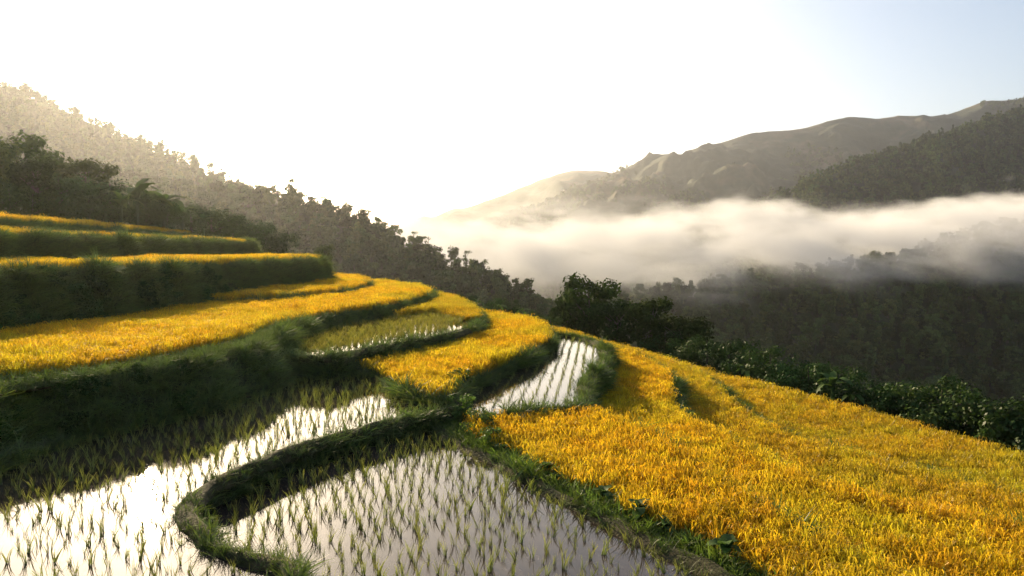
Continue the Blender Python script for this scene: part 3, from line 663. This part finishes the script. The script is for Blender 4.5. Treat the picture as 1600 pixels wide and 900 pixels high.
for i, (y_, s_) in enumerate([(17.2, .9), (15.6, 1.1), (14.9, .8), (13.9, 1.1), (13.0, 1.2), (12.2, .9), (11.3, 1.2)]):
    q = f[np.argmin(np.abs(f[:, 1] - y_))]
    leafy('taro_plant', TL, 9, (q[0] + .42, q[1] + .22, .0), s_, 'low leafy weed with broad leaves on the straight footpath bund', 'plant', 'broad leaved weeds on the footpath bund', zl=.22, seed=40 + i)
# shrubs at the meeting of bunds and on the tall bank
SB = [make_tree(700 + i, 1.0, 1.2, 22, 46, .055, M['shrub'], .08) for i in range(3)]
SW = [make_tree(710 + i, 1.0, 1.2, 22, 50, .05, M['weed'], .05) for i in range(3)]
for i, (a, b, z_, s, lab) in enumerate([(722, 664, .0, .9, 'largest bright green shrub at the corner where the bunds meet'), (745, 688, -.05, .85, 'low green shrub on the bank beside the corner of the seedling paddy'), (708, 632, .25, .75, 'green shrub at the tip of the crescent golden field'), (718, 612, .4, .8, 'small green shrub on the shaded bank just past the crescent field tip'), (772, 706, -.05, .6, 'smallest green shrub between footpath bund and golden rice')]):
    x, y = on(a, b, z_); tree_thing('shrub', *SW[i % 3], (x, y, z_), i, s, lab, None, 'shrub')
for i in range(64):
    t = rng.random(); yy = 21 + 20 * t; xx = 1.05 * np.interp(yy / 1.05, [12, 20, 27, 36, 46], [-18.8, -18.7, -18.3, -16.7, -15.8]); k = rng.random()
    tree_thing('shrub', *SB[i % 3], (xx + .2 + 1.0 * k, yy, 4.0 - 2.2 * k - .55), i, rng.uniform(.7, 1.25), 'leafy shrub growing on the tall bank under the eye level terrace', 'shrubs on the tall bank', 'shrub')
tbf = front_of(T['tb'], lambda x, y: 13 < y < 34 and x > -17); tbn = out_normals(T['tb']['poly'])
for i in range(30):
    q = int(rng.integers(0, len(tbf))); k = rng.random(); nn = tbn[np.argmin(np.linalg.norm(T['tb']['poly'] - tbf[q], axis=1))]
    xx, yy = tbf[q] + nn * (.1 + .95 * k)
    tree_thing('shrub', *SB[i % 3], (xx, yy, 1.6 - 1.3 * k - .25), i, rng.uniform(.4, .8), 'low shrub on the shaded bank over the long flooded paddy', 'shrubs on the shaded bank', 'shrub')

# ------------------------------------------------------------------ air: even haze and the mist bank in the valley
def box(name, lo, hi, mat):
    V = [(x, y, z_) for x in (lo[0], hi[0]) for y in (lo[1], hi[1]) for z_ in (lo[2], hi[2])]
    F = [(0, 1, 3, 2), (4, 6, 7, 5), (0, 4, 5, 1), (2, 3, 7, 6), (0, 2, 6, 4), (1, 5, 7, 3)]
    return link(name, mesh_np(name, V, F, [mat]))
m, nt, N, L, out = new_mat('haze'); pv = N.new('ShaderNodeVolumePrincipled')
pv.inputs['Color'].default_value = (.88, .90, .95, 1); pv.inputs['Density'].default_value = .000075; pv.inputs['Anisotropy'].default_value = .75
L.new(pv.outputs[0], out.inputs['Volume'])
tag(box('haze', (-9100, -3100, -191), (9100, 12100, 900), m), 'thin sunlit morning haze filling the valley', 'haze', kind='stuff')
m, nt, N, L, out = new_mat('mist'); pv = N.new('ShaderNodeVolumePrincipled')
pv.inputs['Color'].default_value = (.9, .91, .93, 1); pv.inputs['Anisotropy'].default_value = .1
g = N.new('ShaderNodeTexCoord'); sx = N.new('ShaderNodeSeparateXYZ'); L.new(g.outputs['Generated'], sx.inputs[0])
geo = N.new('ShaderNodeNewGeometry'); mp = N.new('ShaderNodeMapping'); mp.inputs['Scale'].default_value = (.017, .017, .042); L.new(geo.outputs['Position'], mp.inputs[0])
nz = N.new('ShaderNodeTexNoise'); nz.inputs['Scale'].default_value = 1; nz.inputs['Detail'].default_value = 7; nz.inputs['Roughness'].default_value = .62; nz.inputs['Distortion'].default_value = .6; L.new(mp.outputs[0], nz.inputs['Vector'])
def smooth(sock, a, b, c, d):
    r = N.new('ShaderNodeValToRGB'); e = r.color_ramp.elements; e[0].position = a; e[0].color = (0, 0, 0, 1); e[1].position = b; e[1].color = (1, 1, 1, 1)
    q = e.new(c); q.color = (1, 1, 1, 1); q = e.new(d); q.color = (0, 0, 0, 1); r.color_ramp.interpolation = 'EASE'; L.new(sock, r.inputs[0]); return r.outputs[0]
def mul(a, b):
    x = N.new('ShaderNodeMath'); x.operation = 'MULTIPLY'; L.new(a, x.inputs[0])
    if isinstance(b, float): x.inputs[1].default_value = b
    else: L.new(b, x.inputs[1])
    return x.outputs[0]
mr = N.new('ShaderNodeMapRange'); mr.inputs[1].default_value = .40; mr.inputs[2].default_value = .60; L.new(nz.outputs['Fac'], mr.inputs[0])
n2 = N.new('ShaderNodeTexNoise'); n2.inputs['Scale'].default_value = .55; n2.inputs['Detail'].default_value = 5; n2.inputs['Roughness'].default_value = .6; L.new(mp.outputs[0], n2.inputs['Vector'])
sh = N.new('ShaderNodeMath'); sh.operation = 'MULTIPLY_ADD'; sh.inputs[1].default_value = .9; sh.inputs[2].default_value = -.45; L.new(n2.outputs['Fac'], sh.inputs[0])
ad = N.new('ShaderNodeMath'); ad.operation = 'ADD'; L.new(sx.outputs[2], ad.inputs[0]); L.new(sh.outputs[0], ad.inputs[1])   # ragged height
edge = smooth(sx.outputs[2], .0, .12, .88, 1.0)
den = mul(mul(mul(mul(mr.outputs[0], smooth(ad.outputs[0], .12, .52, .57, .74)), edge), smooth(sx.outputs[0], 0, .15, .9, 1.0)), smooth(sx.outputs[1], 0, .2, .8, 1.0))
L.new(mul(den, .036), pv.inputs['Density']); L.new(pv.outputs[0], out.inputs['Volume'])
mist = box('mist', (-260, -105, -42), (640, 115, 60), m); mist.location = (130, 535, 2); mist.rotation_euler = (0, -math.radians(2.3), math.radians(14)); tag(mist, 'bank of white morning mist lying across the valley', 'mist', kind='stuff')
